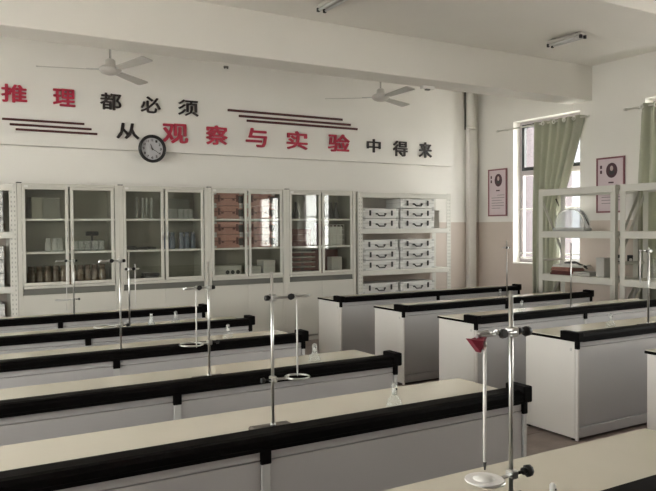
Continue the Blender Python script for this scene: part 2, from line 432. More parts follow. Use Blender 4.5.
for i, (x, h, w) in enumerate(((c0+.22, .24, .12), (c0+.36, .23, .20))):
    tag(MB().box(-w/2, w/2, -.12, .12, 0, h, .004).build('file_box', M_greybox if i else M_cabin, None, (x, 8.42, Z3)), ['narrow grey file box on the top shelf beside the perforated rack', 'wide grey file box on the top shelf of the first cabinet'][i], 'box', 'file boxes in the first cabinet')
# cabinet 2
c1 = CX0+CW
many('measuring_cylinder', CYL, M_fog, 'cylinder', [c1+.26+i*.055 for i in range(4)], 8.36, Z3, 'slim measuring cylinder on the top shelf below the clock', 'measuring cylinders below the clock', jitter=.04)
many('glass_beaker', [(a*.85, b*1.2) for a, b in BEAK], M_fog, 'beaker', [c1+.59+i*.062 for i in range(6)], 8.32, Z3, 'small clear beaker on the top shelf, second cabinet', 'beakers on the top shelf of the second cabinet')
tag(MB().box(-.14, .14, -.05, .05, 0, .25, .004).build('tall_box', M_greybox, None, (c1+.80, 8.50, Z3)), 'pale grey box standing behind the dense row of beakers', 'box')
many('blue_bottle', [(a*1.0, b*1.35) for a, b in JAR], M_blue, 'bottle', [c1+.62, c1+.68, c1+.80, c1+.87, c1+.95], 8.36, Z2, 'bluish bottle on the middle shelf, second cabinet', 'bluish bottles in the second cabinet')
for i, (x, w, h) in enumerate(((c1+.15, .14, .045), (c1+.30, .13, .03), (c1+.42, .08, .03))):
    tag(MB().box(-w/2, w/2, -.07, .07, 0, h, .01).build('clamp_tray', M_dark, None, (x, 8.34, Z2)), ['thick dark tray at the frame end of the middle shelf, second cabinet', 'thin dark tray in the middle of three on the second cabinet shelf', 'smallest dark tray on the middle shelf, second cabinet'][i], 'tray', 'dark trays in the second cabinet')
for i in range(3):
    tag(MB().box(-.09, .09, -.08, .08, 0, .036, .008).build('dark_tray', M_dark, None, (c1+.39+.01*i, 8.36, Z1+i*.038)), ['bottom', 'middle', 'topmost'][i]+' dark tray of the stack on the bottom shelf below the clock', 'tray', 'stacked dark trays')
# cases ----------------------------------------------------------
def make_case(m, w=.60, d=.36, h=.143, name='instrument_case', latch=M_dark, hd=True):
    t = thing(name, '', 'case')
    MB().box(-w/2, w/2, 0, d, 0, h*.52, .006).build('case_base', m, t)
    MB().box(-w/2, w/2, 0, d, h*.54, h-.003, .006).build('case_lid', m, t)
    MB().box(-w/2+.004, w/2-.004, .004, d-.004, h*.5, h*.56).build('seam_band', M_alu if m is M_case else latch, t)
    for sx in (-1, 1):
        l = MB().box(sx*w*.3-.013, sx*w*.3+.013, -.014, .002, h*.28, h*.80, .003).build('latch', latch, t)
        for sz in (0, 1):
            MB().box(sx*(w/2-.022)-.024, sx*(w/2-.022)+.024, -.004, .02, sz*(h-.031), sz*(h-.031)+.028, .003).build('corner_guard', M_alu, t)
    if hd: MB().tube([(-.06, -.004, h*.45), (-.058, -.022, h*.34), (-.045, -.026, h*.26), (.045, -.026, h*.26), (.058, -.022, h*.34), (.06, -.004, h*.45)], .0085, 8).build('handle', latch, t)
    MB().box(-.09, -.06, -.006, .002, h*.38, h*.52).box(.06, .09, -.006, .002, h*.38, h*.52).build('handle_bracket', latch, t)
    return t
M_corner = mat('case_steel', (.045, .045, .045), .4, .3)
wc = make_case(M_case, w=.62, latch=M_corner)
xl, xr = 5.71, 6.375
RZ1, RZ2, RZ3 = 1.478, .89, .275
spots = []
H = .146
for i in range(2): spots.append((xl, RZ1+i*H, 'white case, %s of two on the upper shelf of the open rack' % ['lower', 'upper'][i]))
for i in range(3): spots.append((xr, RZ1+i*H, 'white case, %s of three in the tall stack on the upper rack shelf' % ['bottom', 'middle', 'topmost'][i]))
for i in range(3): spots.append((xl, RZ2+i*H, 'white case, %s in the middle-shelf stack beside the cabinet' % ['bottom', 'middle', 'topmost'][i]))
for i in range(3): spots.append((xr, RZ2+i*H, 'white case, %s in the middle-shelf stack beside the corner wall' % ['bottom', 'middle', 'topmost'][i]))
for i in range(3): spots.append((xl, RZ3+i*H, 'white case, %s in the low-shelf stack beside the cabinet' % ['bottom', 'middle', 'topmost'][i]))
for i in range(3): spots.append((xr, RZ3+i*H, 'white case, %s in the low-shelf stack beside the corner wall' % ['bottom', 'middle', 'topmost'][i]))
for i, (x, z, l) in enumerate(spots):
    place(wc, i == 0, (x+random.uniform(-.012, .012), 8.215, z), 0, l, 'white cases on the open rack')
tag(MB().box(-.09, .09, 0, .2, 0, .27, .004).build('carton', M_card, None, (6.76, 8.30, RZ1)), 'upright white carton at the end of the upper rack shelf', 'box')
for i, z in enumerate([RZ2, RZ2+H, RZ2+2*H, RZ1, RZ1+H, RZ1+2*H-.001, RZ3, RZ3+H, RZ3+2*H]):
    place(wc, False, (.52, 8.215, z), 0, 'white case, %s on the %s shelf of the perforated rack' % (['bottom', 'middle', 'topmost'][i % 3], ['middle', 'upper', 'low'][i//3]), 'white cases on the perforated rack')
# cabinet 3: reddish cases
c2 = CX0+2*CW
pk = make_case(M_pinkbox, .40, .26, .165, 'reddish_case', M_redbox, False)
MB().box(.14, .20, -.012, .01, .03, .12, .004).build('corner_clip', M_dark, pk)
sp = []
for s_, (x, dn) in enumerate(((c2+.29, 'first'), (c2+.74, 'second'))):
    for i in range(2): sp.append((x, Z3+i*.167, 'pinkish-red case, %s on the top shelf behind the %s door of the third cabinet' % (['lower', 'upper'][i], dn)))
    for i in range(2): sp.append((x, Z2+i*.167, 'pinkish-red case, %s on the middle shelf behind the %s door of the third cabinet' % (['lower', 'upper'][i], dn)))
for i, (x, z, l) in enumerate(sp):
    place(pk, i == 0, (x, 8.24, z), 0, l, 'pinkish-red cases')
for i, (x, w, h, m, l) in enumerate(((c2+.285, .40, .165, M_card, 'long pale foam box with dark cut-outs on a bottom shelf'), (c2+.69, .14, .15, M_card, 'small white carton on the bottom shelf of the third cabinet'), (c2+.88, .17, .22, M_card, 'large white carton on the bottom shelf of the third cabinet'))):
    t = thing('carton', l, 'box', (x, 8.29, Z1))
    MB().box(-w/2, w/2, 0, .2, 0, h*.8, .004).build('box_body', m, t)
    MB().box(-w/2-.003, w/2+.003, -.003, .203, h*.8, h, .004).build('lid', m, t)
    if i == 0:
        for xx in (-.04, .03, .10):
            MB().tube([(xx+.05, -.006, h*.5), (xx+.05, .002, h*.5)], .026, 10).build('round_label', M_dark, t)
MB_ = None
# cabinet 4
c3 = CX0+3*CW
many('dark_flask', [(0, 0), (.035, 0), (.05, .01), (.045, .08), (.016, .16), (.016, .22), (.019, .23), (0, .23)], M_dark, 'flask', [c3+.15, c3+.26, c3+.72, c3+.80, c3+.88], 8.38, Z3, 'tall dark flask on the top shelf, fourth cabinet', 'dark flasks')
t = thing('wire_basket', 'white wire basket on the middle shelf beside the open rack', 'basket', (c3+.83, 8.38, Z2))
bb = MB()
for z in (.0, .07, .14, .21, .28):
    for (a, b) in (((-.12, -.09), (.12, -.09)), ((-.12, .09), (.12, .09)), ((-.12, -.09), (-.12, .09)), ((.12, -.09), (.12, .09))):
        bb.tube([(a[0], a[1], z+.004), (b[0], b[1], z+.004)], .004, 6)
for x in (-.12, -.06, 0, .06, .12):
    bb.tube([(x, -.09, 0), (x, -.09, .285)], .004, 6); bb.tube([(x, .09, 0), (x, .09, .285)], .004, 6)
bb.build('wire_frame', M_white, t); MB().box(-.11, .11, -.08, .08, .01, .26, .01).build('folded_bag', M_case, t)
tag(MB().box(-.085, .085, 0, .12, 0, .235, .005).build('carton', M_card, None, (c3+.84, 8.30, Z1)), 'upright white carton on the bottom shelf beside the open rack', 'box')
tag(MB().box(-.18, .18, 0, .06, 0, .30, .004).build('red_carton', M_redbox, None, (c3+.80, 8.50, Z2)), 'dark red carton behind the white wire basket', 'box')
tag(MB().box(-.2, .2, 0, .06, 0, .33, .004).build('red_carton', M_redbox, None, (c3+.78, 8.50, Z1)), 'dark red carton behind the upright white carton', 'box')
tr0 = None
for i in range(5):
    z = Z1+i*.066
    if tr0 is None:
        tr0 = thing('sample_tray', '', 'tray'); MB().box(-.2, .2, 0, .26, 0, .04, .004).build('tray_body', M_redbox, tr0); MB().box(-.205, .205, -.006, .266, .04, .05, .003).build('rim', M_card, tr0); MB().box(-.02, .02, -.02, 0, .012, .034, .004).build('handle', M_dark, tr0)  # pale rims draw the light lines of shelving reflected in the glass
        q = tr0
    else: q = copy_tree(tr0)
    q.location = (c3+.28, 8.28, z); tag(q, 'dark red tray with a pale rim drawn as reflected light, %s of the five stacked' % ['bottom', 'second', 'third', 'fourth', 'topmost'][i], None, 'stacked red trays')
for i in range(3):
    tag(MB().box(-.17, .17, 0, .22, 0, .075, .006).build('red_box', M_redbox, None, (c3+.27, 8.30, Z2+i*.078)), 'flat dark red box, %s of three on the middle shelf by the mullion' % ['bottom', 'middle', 'topmost'][i], 'box', 'flat red boxes')

# ------------------------------------------------------------------ open racks
def make_rack(w, d, h, zs, name='open_rack', pw=.075, holes=True, bh=.07):
    t = thing(name, '', 'shelf rack')
    for x in (0, w-pw):
        for y in (0, d-.05):
            po = MB().box(x, x+pw, y, y+.006, 0, h).box(x if x == 0 else x+pw-.006, x+.006 if x == 0 else x+pw, y, y+.05, 0, h).build('post', M_steelw, t)
            if y == 0 and holes:
                hb = MB(); n = int(h/.05)
                for k in range(1, n):
                    for xx in (.28, .72):
                        hb.box(x+pw*xx-.005, x+pw*xx+.005, -.0012, .001, k*.05-.012, k*.05+.008)
                hb.build('slot_holes', M_alu_d, po)['kind'] = 'stuff'
    for z in zs:
        MB().box(pw*.5, w-pw*.5, -.004, .03, z-bh, z, .004).build('front_beam', M_steelw, t)
        MB().box(pw*.5, w-pw*.5, d-.03, d, z-bh, z, .004).build('rear_beam', M_steelw, t)
        for x in (.0, w-.03):
            MB().box(x+.006, x+.024, .03, d-.03, z-.05, z, .003).build('side_beam', M_steelw, t)
        MB().box(.03, w-.03, .03, d-.03, z-.012, z-.001).build('shelf', M_steelw, t)
    return t
M_alu_d = mat('slot_shadow', (.40, .40, .37), .6)
rk = make_rack(1.66, .40, 1.995, (.275, .89, 1.478, 1.985))
rk.location = (5.31, 8.18, 0); rk['label'] = 'white open rack stacked with white cases against the back wall'
rk2 = copy_tree(rk); rk2.location = (-.70, 8.18, 0); rk2['label'] = 'perforated white rack of cases beside the first glass cabinet'
for q in (rk, rk2): q['group'] = 'open racks on the back wall'
rr = make_rack(1.20, .48, 1.99, (.26, .86, 1.43, 1.985), pw=.07, holes=False, bh=.085)
b1 = None
def braces(t, d):
    for (x, fa, ra) in ((.012, 1.90, 1.12), (.012, .30, .84), (1.188, 1.18, 1.90), (1.188, .30, .84)):
        dy = d-.04; L = math.hypot(dy, ra-fa); n_ = Vector((0, -(ra-fa), dy))/L*.022
        pts = [(.02-n_.y, fa-n_.z), (.02+n_.y, fa+n_.z), (d-.02+n_.y, ra+n_.z), (d-.02-n_.y, ra-n_.z)]
        MB().add([(x-.003, p, q) for p, q in pts]+[(x+.003, p, q) for p, q in pts], [(0, 1, 2, 3), (7, 6, 5, 4), (0, 4, 5, 1), (1, 5, 6, 2), (2, 6, 7, 3), (3, 7, 4, 0)]).build('diagonal_brace', M_steelw, t)
    for x in (.008, 1.172): MB().box(x, x+.02, .03, d-.03, 1.03, 1.06, .003).build('side_bar', M_steelw, t)
braces(rr, .48)
rr.location = (7.25, 6.715, 0); rr.rotation_euler = (0, 0, -PI/2)
rr['label'] = 'white steel rack holding a clear dome, in front of the first window'; rr['group'] = 'steel racks by the windows'
r3 = copy_tree(rr)
for ch in ALLKIDS(r3):
    if ch.name.startswith('diagonal_brace') and ch.data.vertices[0].co.x < .1 and ch.data.vertices[0].co.z > 1: bpy.data.objects.remove(ch)
for ch in ALLKIDS(rr):
    if ch.name.startswith('diagonal_brace') and ch.data.vertices[0].co.x > .1 and ch.data.vertices[0].co.z > 1:
        q = ch.copy(); COL.objects.link(q); q.parent = r3; q.location = (-1.176, 0, 0)
r3.location = (7.25, 5.45, 0); r3['label'] = 'white steel rack in front of the second curtain, small black gadgets on it'

# items on the window racks
t = thing('clear_dome', 'clear half-round dome cover on a grey tray, upper rack shelf', 'cover', (7.5, 6.37, 1.43))
MB().box(-.08, .08, -.26, .26, 0, .045, .01).build('tray', M_alu, t)
dm = MB(); n = 16
prof = []
for k in range(n+1):
    a = PI*k/n; prof.append((.24*math.cos(a), .045+.25*math.sin(a)**.8))
vs = [(-.05, y, z) for y, z in prof]+[(.05, y, z) for y, z in prof]
fs = [(k, k+1, n+2+k, n+1+k) for k in range(n)]+[tuple(range(n+1)), tuple(reversed(range(n+1, 2*n+2)))]
dm.add(vs, fs); dm.build('dome_shell', M_dome, t)
rim = MB()
for x in (-.05, .05): rim.tube([(x, y, z) for y, z in prof], .007, 6)
rim.build('rim', M_white, t)
tag(MB().tube([(7.50, 6.10, 1.51), (7.50, 6.20, 1.67)], .008, 6).build('dark_rod', M_rubber), 'thin dark rod leaning inside the clear dome', 'rod')
tag(MB().tube([(7.40, 6.50, 1.76), (7.42, 6.57, 1.86)], [.004, .010], 6).build('pointer', M_rubber), 'short dark pen sticking up behind the dome', 'pen')
pile = [('folded_cloth', M_redbox, 6.36, .20, .16, .05, .0, 'dark red folded cloth at the bottom of the rack pile'),
        ('red_tin', M_pinkbox, 6.40, .17, .14, .05, .05, 'pinkish-red tin on the folded cloth on the rack'),
        ('paper_stack', M_white, 6.33, .22, .13, .03, .10, 'white paper stack on top of the red tin'),
        ('open_book', M_card, 6.08, .13, .15, .05, .0, 'white opened book lying flat on the rack shelf'),
        ('black_pouch', M_dark, 6.20, .10, .10, .045, .0, 'black pouch beside the opened white book')]
for (nm, m, y, w, d, h, z, l) in pile:
    t = thing(nm, l, nm.split('_')[-1], (7.45, y, .86+z), R(random.uniform(-10, 10)))
    MB().box(-d, d, -w, w, 0, h*.5, .008).build('lower_layer', m, t); MB().box(-d*.93, d*.9, -w*.94, w*.95, h*.52, h, .008).build('upper_layer', m, t)
t = thing('dark_tongs', 'dark tongs lying across the top of the rack pile', 'tool', (7.42, 6.28, 1.0))
MB().tube([(0, -.22, -.05), (0, -.05, .02), (0, .14, .01)], .010, 6).tube([(.02, -.2, -.03), (.03, 0, .03), (.02, .16, .01)], .008, 6).build('tong_arm', M_rubber, t)
t = thing('carton', 'upright white carton beside the rack post in front of a socket', 'box', (7.42, 5.81, .86))
MB().box(-.07, .07, -.06, .06, 0, .21, .004).build('box_body', M_card, t); MB().box(-.073, .073, -.063, .063, .21, .24, .004).build('lid', M_card, t)
for i, (y, w) in enumerate(((5.62, .04), (5.46-.0, .0))):
    if i == 0:
        t = thing('black_gadget', 'small black device glimpsed between the two rack posts', 'device', (7.85, 5.93, 1.0)); bw = .05
    else:
        t = thing('black_gadget', 'small black device with a pale dial on the rack by the second curtain', 'device', (7.85, 5.76, 1.0)); bw = .06
    MB().box(.03, .07, -bw, bw, 0, .12, .006).build('body', M_rubber, t)
    MB().tube([(.03, 0, .06), (.022, 0, .06)], .022, 10).build('dial', M_fan, t)
many('glass_beaker', [(a*1.6, b*1.6) for a, b in BEAK], M_ware, 'beaker', [7.42], 4.95, .86, 'large clear beaker on the window rack behind a retort stand', 'glassware on window rack', jitter=0)
many('glass_bottle', [(a*1.5, b*1.7) for a, b in JAR], M_ware, 'bottle', [7.45], 5.12, .86, 'clear bottle on the window rack beside the large beaker', 'glassware on window rack', jitter=0)

# ------------------------------------------------------------------ slogan on the upper wall
def glyph(ch, x0, x1, z0, z1, m, label, th=.018, y=8.5, off=.03):
    """a heavy-weight character: the outline thickened by shifted copies inside one mesh"""
    cu = bpy.data.curves.new('wall_character', 'FONT'); cu.body = ch; cu.size = 1; cu.extrude = .02; cu.resolution_u = 2
    to = bpy.data.objects.new('tmp', cu); COL.objects.link(to)
    dg = bpy.context.evaluated_depsgraph_get(); me = bpy.data.meshes.new_from_object(to.evaluated_get(dg)); bpy.data.objects.remove(to)
    vs = [v.co.copy() for v in me.vertices]; fs = [tuple(p.vertices) for p in me.polygons]
    ax, bx_ = min(v.x for v in vs), max(v.x for v in vs); ay, by = min(v.y for v in vs), max(v.y for v in vs)
    b = MB(); shifts = [(math.cos(a)*off, math.sin(a)*off) for a in [2*PI*k/6+.26 for k in range(6)]] if off else [(0, 0)]
    sx = (x1-x0)/(bx_-ax+2*off); sz = (z1-z0)/(by-ay+2*off)
    for i, (dx, dy) in enumerate(shifts):
        t_ = th-i*.0004
        b.add([((v.x-(ax+bx_)/2+dx)*sx, -(t_ if v.z > 0 else 0), (v.y-(ay+by)/2+dy)*sz) for v in vs], [tuple(reversed(f)) if False else f for f in fs])
    o = b.build('wall_character', m, None, ((x0+x1)/2, y-.001, (z0+z1)/2))
    if label: tag(o, label, 'character', 'slogan characters')
    return o
up, lo = (2.905, 3.105), (2.565, 2.815)
CH = [('推', .86, 1.125, up, 1, 'red character 推 opening the slogan'), ('理', 1.395, 1.64, up, 1, 'red character 理 above the three maroon stripes'), ('都', 1.915, 2.165, up, 0, 'black character 都 following the red ones'),
      ('必', 2.395, 2.64, up, 0, 'black character 必 above the clock'), ('须', 2.86, 3.125, up, 0, 'black character 须 ending the upper line'),
      ('从', 2.10, 2.375, (2.575, 2.765), 0, 'black character 从 beside the wall clock'), ('观', 2.66, 2.985, (2.555, 2.80), 1, 'red character 观 beside the wall clock'), ('察', 3.22, 3.515, lo, 1, 'red character 察 between 观 and 与'),
      ('与', 3.77, 4.075, lo, 1, 'red character 与 under the starting end of the second stripes'), ('实', 4.37, 4.69, lo, 1, 'red character 实 under the middle of the second stripes'), ('验', 5.02, 5.375, lo, 1, 'red character 验 ending the red words'),
      ('中', 5.67, 5.91, (2.585, 2.78), 0, 'black character 中 below the ceiling fan'), ('得', 6.135, 6.40, (2.55, 2.78), 0, 'black character 得 between 中 and 来'), ('来', 6.615, 6.86, (2.55, 2.785), 0, 'black character 来 ending the slogan')]
for c, a, b, (z0, z1), red, l in CH:
    glyph(c, a, b, z0, z1, M_letr if red else M_letb, l, off=.024 if red else .018)
for i, (a, b, z, l) in enumerate(((.865, 1.735, 2.719, 'top maroon stripe below the character 理'), (.94, 1.815, 2.664, 'middle maroon stripe below the character 理'), (1.0, 1.88, 2.612, 'bottom maroon stripe below the character 理'),
                    (3.52, 5.26, 3.022, 'top maroon stripe above the character 实'), (3.675, 5.395, 2.958, 'middle maroon stripe above the character 实'), (3.785, 5.51, 2.905, 'bottom maroon stripe above the character 实'))):
    h = .012 if i < 3 else .015
    if i == 0: a = .865
    tag(MB().box(a, b, 8.482, 8.499, z-h, z+h, .003).build('wall_stripe', M_bar), l, 'stripe', 'maroon wall stripes')
# clock
t = thing('wall_clock', 'round black-rimmed wall clock with a pale dial hanging below the slogan', 'clock', (2.525, 8.5, 2.472))
RX = Matrix.Rotation(R(90), 4, 'X')
def disc_lathe(prof, n=40):
    b = MB().lathe(prof, n=n); b.v = [tuple(RX @ Vector(v)) for v in b.v]; return b
disc_lathe([(.0, .005), (.160, .005), (.168, .015), (.170, .035), (.162, .048), (.145, .050), (.134, .040), (.133, .020)]).build('rim', M_rubber, t)
disc_lathe([(.135, .0201), (0, .0202)]).build('dial', M_sheet_c if 'M_sheet_c' in globals() else mat('clock_dial', (.50, .50, .52), .5), t)
for k in range(12):
    a = PI/2-2*PI*(k+1)/12
    g = glyph(str(k+1), -.013, .013, -.015, .015, M_letb, None, th=.002, off=.025)
    g.name = 'numeral'; g.parent = t; g.location = (.106*math.cos(a), -.0205, .106*math.sin(a))
for nm, ang, ln, wd in (('hour_hand', 340, .062, .007), ('minute_hand', 122, .095, .0045)):
    a = R(90-ang); d = Vector((math.cos(a), 0, math.sin(a))); s_ = Vector((-d.z, 0, d.x))*wd
    pts = [-d*.018-s_, -d*.018+s_, d*ln+s_*.5, d*ln-s_*.5]
    y = -.0245 if nm == 'hour_hand' else -.0275
    b = MB(); b.add([(p.x, y, p.z) for p in pts]+[(p.x, y-.0015, p.z) for p in pts], [(0, 1, 2, 3), (7, 6, 5, 4), (0, 4, 5, 1), (1, 5, 6, 2), (2, 6, 7, 3), (3, 7, 4, 0)])
    b.build(nm, M_letb, t)
disc_lathe([(.008, .02), (.008, .03), (0, .03)], 12).build('hub', M_letb, t)

# ------------------------------------------------------------------ portraits on the window wall
def poster(y1, y0, z0, z1, label):
    w = y1-y0; h = z1-z0; t = thing('framed_portrait', label, 'poster', (XW-.006, (y0+y1)/2, (z0+z1)/2), -PI/2)
    # local: x along the wall (towards the camera), -y out of the wall
    f = .022; b = MB()
    b.box(-w/2, w/2, -.02, 0, -h/2, -h/2+f).box(-w/2, w/2, -.02, 0, h/2-f, h/2).box(-w/2, -w/2+f, -.02, 0, -h/2+f, h/2-f).box(w/2-f, w/2, -.02, 0, -h/2+f, h/2-f)
    b.build('picture_frame', M_pinkframe, t)
    MB().box(-w/2+f, w/2-f, -.012, -.002, -h/2+f, h/2-f).build('print_sheet', M_sheet, t)
    def oval(cx, cz, rx, rz, y, m, nm):
        b = MB(); n = 24; vs = [(cx+rx*math.cos(2*PI*k/n), y, cz+rz*math.sin(2*PI*k/n)) for k in range(n)]+[(cx+rx*math.cos(2*PI*k/n), y+.001, cz+rz*math.sin(2*PI*k/n)) for k in range(n)]
        b.add(vs, [tuple(range(n))]+[(k, (k+1) % n, n+(k+1) % n, n+k) for k in range(n)]); return b.build(nm, m, t)
    oval(.02, h*.26, w*.20, h*.135, -.0135, M_ink, 'portrait_oval')
    oval(.02, h*.295, w*.055, h*.048, -.0145, M_skin, 'portrait_face')
    oval(.02, h*.225, w*.10, h*.045, -.0142, M_dark, 'portrait_coat')
    for k in range(2): MB().box(-w*.37, -w*.30, -.0135, -.012, h*(.30-.09*k), h*(.36-.09*k)).build('caption_mark', M_ink, t)
    b = MB(); MB().box(-.03, .05, -.0135, -.012, h*.03, h*.055).build('name_line', M_ink, t)
    for k, (a, c) in enumerate(((-.02, .5), (-.35, .5), (-.35, .3), (-.35, .45), (-.35, .45), (-.35, .2))):
        MB().box(w*a*.9, w*c*.75, -.0132, -.012, -h*(.06+.055*k), -h*(.05+.055*k)).build('text_line', M_greybox, t)
poster(8.375, 7.968, 1.66, 2.40, 'framed pink portrait sheet between the corner and the first window')
poster(6.313, 5.879, 1.67, 2.40, 'framed pink portrait sheet behind the racks, between the two curtains')

# ------------------------------------------------------------------ curtains and rods
def rod(y0, y1, label):
    t = thing('curtain_rod', label, 'rod', (XW, (y0+y1)/2, 2.975))
    h = (y1-y0)/2
    MB().tube([(-.09, -h, 0), (-.09, h, 0)], .012, 10).build('pole', M_steelw, t)
    for s_ in (-1, 1):
        b = MB().tube([(-.09, s_*h, 0), (-.09, s_*(h+.04), 0)], [.018, .014], 10).build('finial', M_steelw, t)
        MB().tube([(0, s_*(h-.12), 0), (-.09, s_*(h-.12), 0)], .008, 8).build('bracket', M_steelw, t)
rod(6.42, 8.08, 'pale curtain rod above the first window')
rod(3.9, 5.80, 'pale curtain rod above the second window, beyond the second portrait')
def curtain(ya, yb, narrow, label, nf, gy, yleft=None):
    """ya = edge nearer the back wall, yb = edge nearer the camera; narrow(v) -> camera-side edge at height fraction v (1 top, 0 floor)"""
    t = thing('curtain', label, 'curtain', (0, 0, 0))
    nu, nv = nf*10, 24; ztop, zbot = 3.005, .12; vs = []; fs = []
    for j in range(nv+1):
        v = 1-j/nv; z = zbot+(ztop-zbot)*v; y_r = narrow(v); y_l = ya + (yleft(v) if yleft else 0)
        for i in range(nu+1):
            u = i/nu; ph = u*nf*2*PI
            uu = u
            y = y_l+(y_r-y_l)*uu
            amp = .048+.012*math.sin(3.1*u*PI+1.3)*(1-v)
            x = XW-.10 + amp*math.cos(ph+.35*math.sin(4*v+u*5)) + .012*math.sin(ph*2.0+v*3)
            vs.append((x, y+.01*math.sin(ph*1.5+v*4)*(1-v), z))
    for j in range(nv):
        for i in range(nu): fs.append((j*(nu+1)+i, j*(nu+1)+i+1, (j+1)*(nu+1)+i+1, (j+1)*(nu+1)+i))
    b = MB(); b.add(vs, fs, True); co = b.build('curtain_cloth', M_curtain, t)
    sm = co.modifiers.new('thickness', 'SOLIDIFY'); sm.thickness = .003
    for y in gy:
        ring = MB().tube([(XW-.162, y+.024*math.cos(a), 2.962+.024*math.sin(a)) for a in [2*PI*q/14 for q in range(14)]], .008, 6, closed=True)
        ring.build('grommet', M_white, t)
    return t
def nar1(v):
    # swept to the back-wall side below the heading
    return 6.47+.43*min(1, ((1-v)/.45))**1.1
curtain(7.37, 6.47, nar1, 'sage green curtain swept aside over the first window', 6, (7.12, 6.92, 6.74, 6.57), lambda v: -.03*(1-v))
curtain(5.60, 4.3, lambda v: 4.3, 'sage green curtain over the second window, behind the rack', 9, (5.54, 5.34, 5.14, 4.9, 4.66, 4.42), lambda v: .10*(1-v)**.6)

# ------------------------------------------------------------------ ceiling fans
def make_fan(x, y, z, angs, label):
    t = thing('ceiling_fan', label, 'fan', (x, y, z), 0, 'ceiling fans')
    MB().tube([(0, 0, .08), (0, 0, ZC-z-.001)], .012, 10).build('down_rod', M_fan, t)
    MB().lathe([(0, ZC-z-.002), (.06, ZC-z-.002), (.055, ZC-z-.05), (.02, ZC-z-.08), (0, ZC-z-.08)]).build('ceiling_canopy', M_fan, t)
    MB().lathe([(0, -.045), (.05, -.045), (.09, -.03), (.115, -.005), (.115, .02), (.09, .04), (.055, .05), (.05, .10), (.035, .115), (0, .12)], n=24).build('motor_housing', M_fan, t)
    for a in angs:
        rt = Matrix.Rotation(R(a), 4, 'Z') @ Matrix.Rotation(R(-11), 4, 'X')
        b = MB().prism([(.17, -.045), (.70, -.065), (.72, -.05), (.72, .05), (.70, .065), (.17, .045)], -.004, .004, rt).build('blade', M_fan, t)
        MB().box(.09, .24, -.016, .016, -.002, .012, .002, rot=rt).build('blade_arm', M_chrome, b)
make_fan(1.815, 7.55, 3.165, (166, 46, -74), 'white three-blade ceiling fan above the first glass cabinet')
make_fan(5.26, 7.55, 3.18, (146, 26, -94), 'white three-blade ceiling fan above the character 中')
# ------------------------------------------------------------------ fluorescent battens
def batten(x, y, label, L=.6):
    t = thing('ceiling_light', label, 'ceiling light', (x, y, ZC), 0, 'fluorescent battens')
    MB().box(-.045, .045, -L, L, -.045, -.012, .004).build('housing', M_fan, t)
    for sx in (-.035, .035):
        MB().tube([(sx, -L+.03, -.062), (sx, L-.03, -.062)], .013, 10).build('lamp_tube', M_lampt, t)
        for sy in (-L+.01, L-.01): MB().box(sx-.014, sx+.014, sy-.012, sy+.012, -.078, -.04, .002).build('lamp_holder', M_dark, t)
    for sy in (-L*.66, L*.66): MB().box(-.02, .02, sy-.02, sy+.02, -.012, 0).build('mount', M_greybox, t)
batten(3.43, 5.32, 'twin-tube ceiling light above the desks away from the windows')
batten(6.42, 5.54, 'short twin-tube ceiling light in the bay near the windows', .24)
t = thing('smoke_sensor', 'tiny dark sensor on the ceiling between the two fans', 'sensor', (3.5, 8.4, 3.57))
MB().box(-.03, .03, .07, .098, -.012, .012, .004).build('bracket', M_greybox, t); MB().tube([(-.02, .08, -.012), (-.02, .08, -.022)], .01, 8).tube([(.02, .08, -.012), (.02, .08, -.022)], .01, 8).build('lens', M_dark, t)
t = thing('junction_box', 'small white box under the beam beside the second fan', 'box', (5.36, 6.71, 3.19))
MB().box(-.09, .09, -.03, .03, -.035, 0, .003).build('housing', M_white, t); MB().box(-.03, .03, -.02, .02, -.05, -.035, .002).build('cover', M_greybox, t)

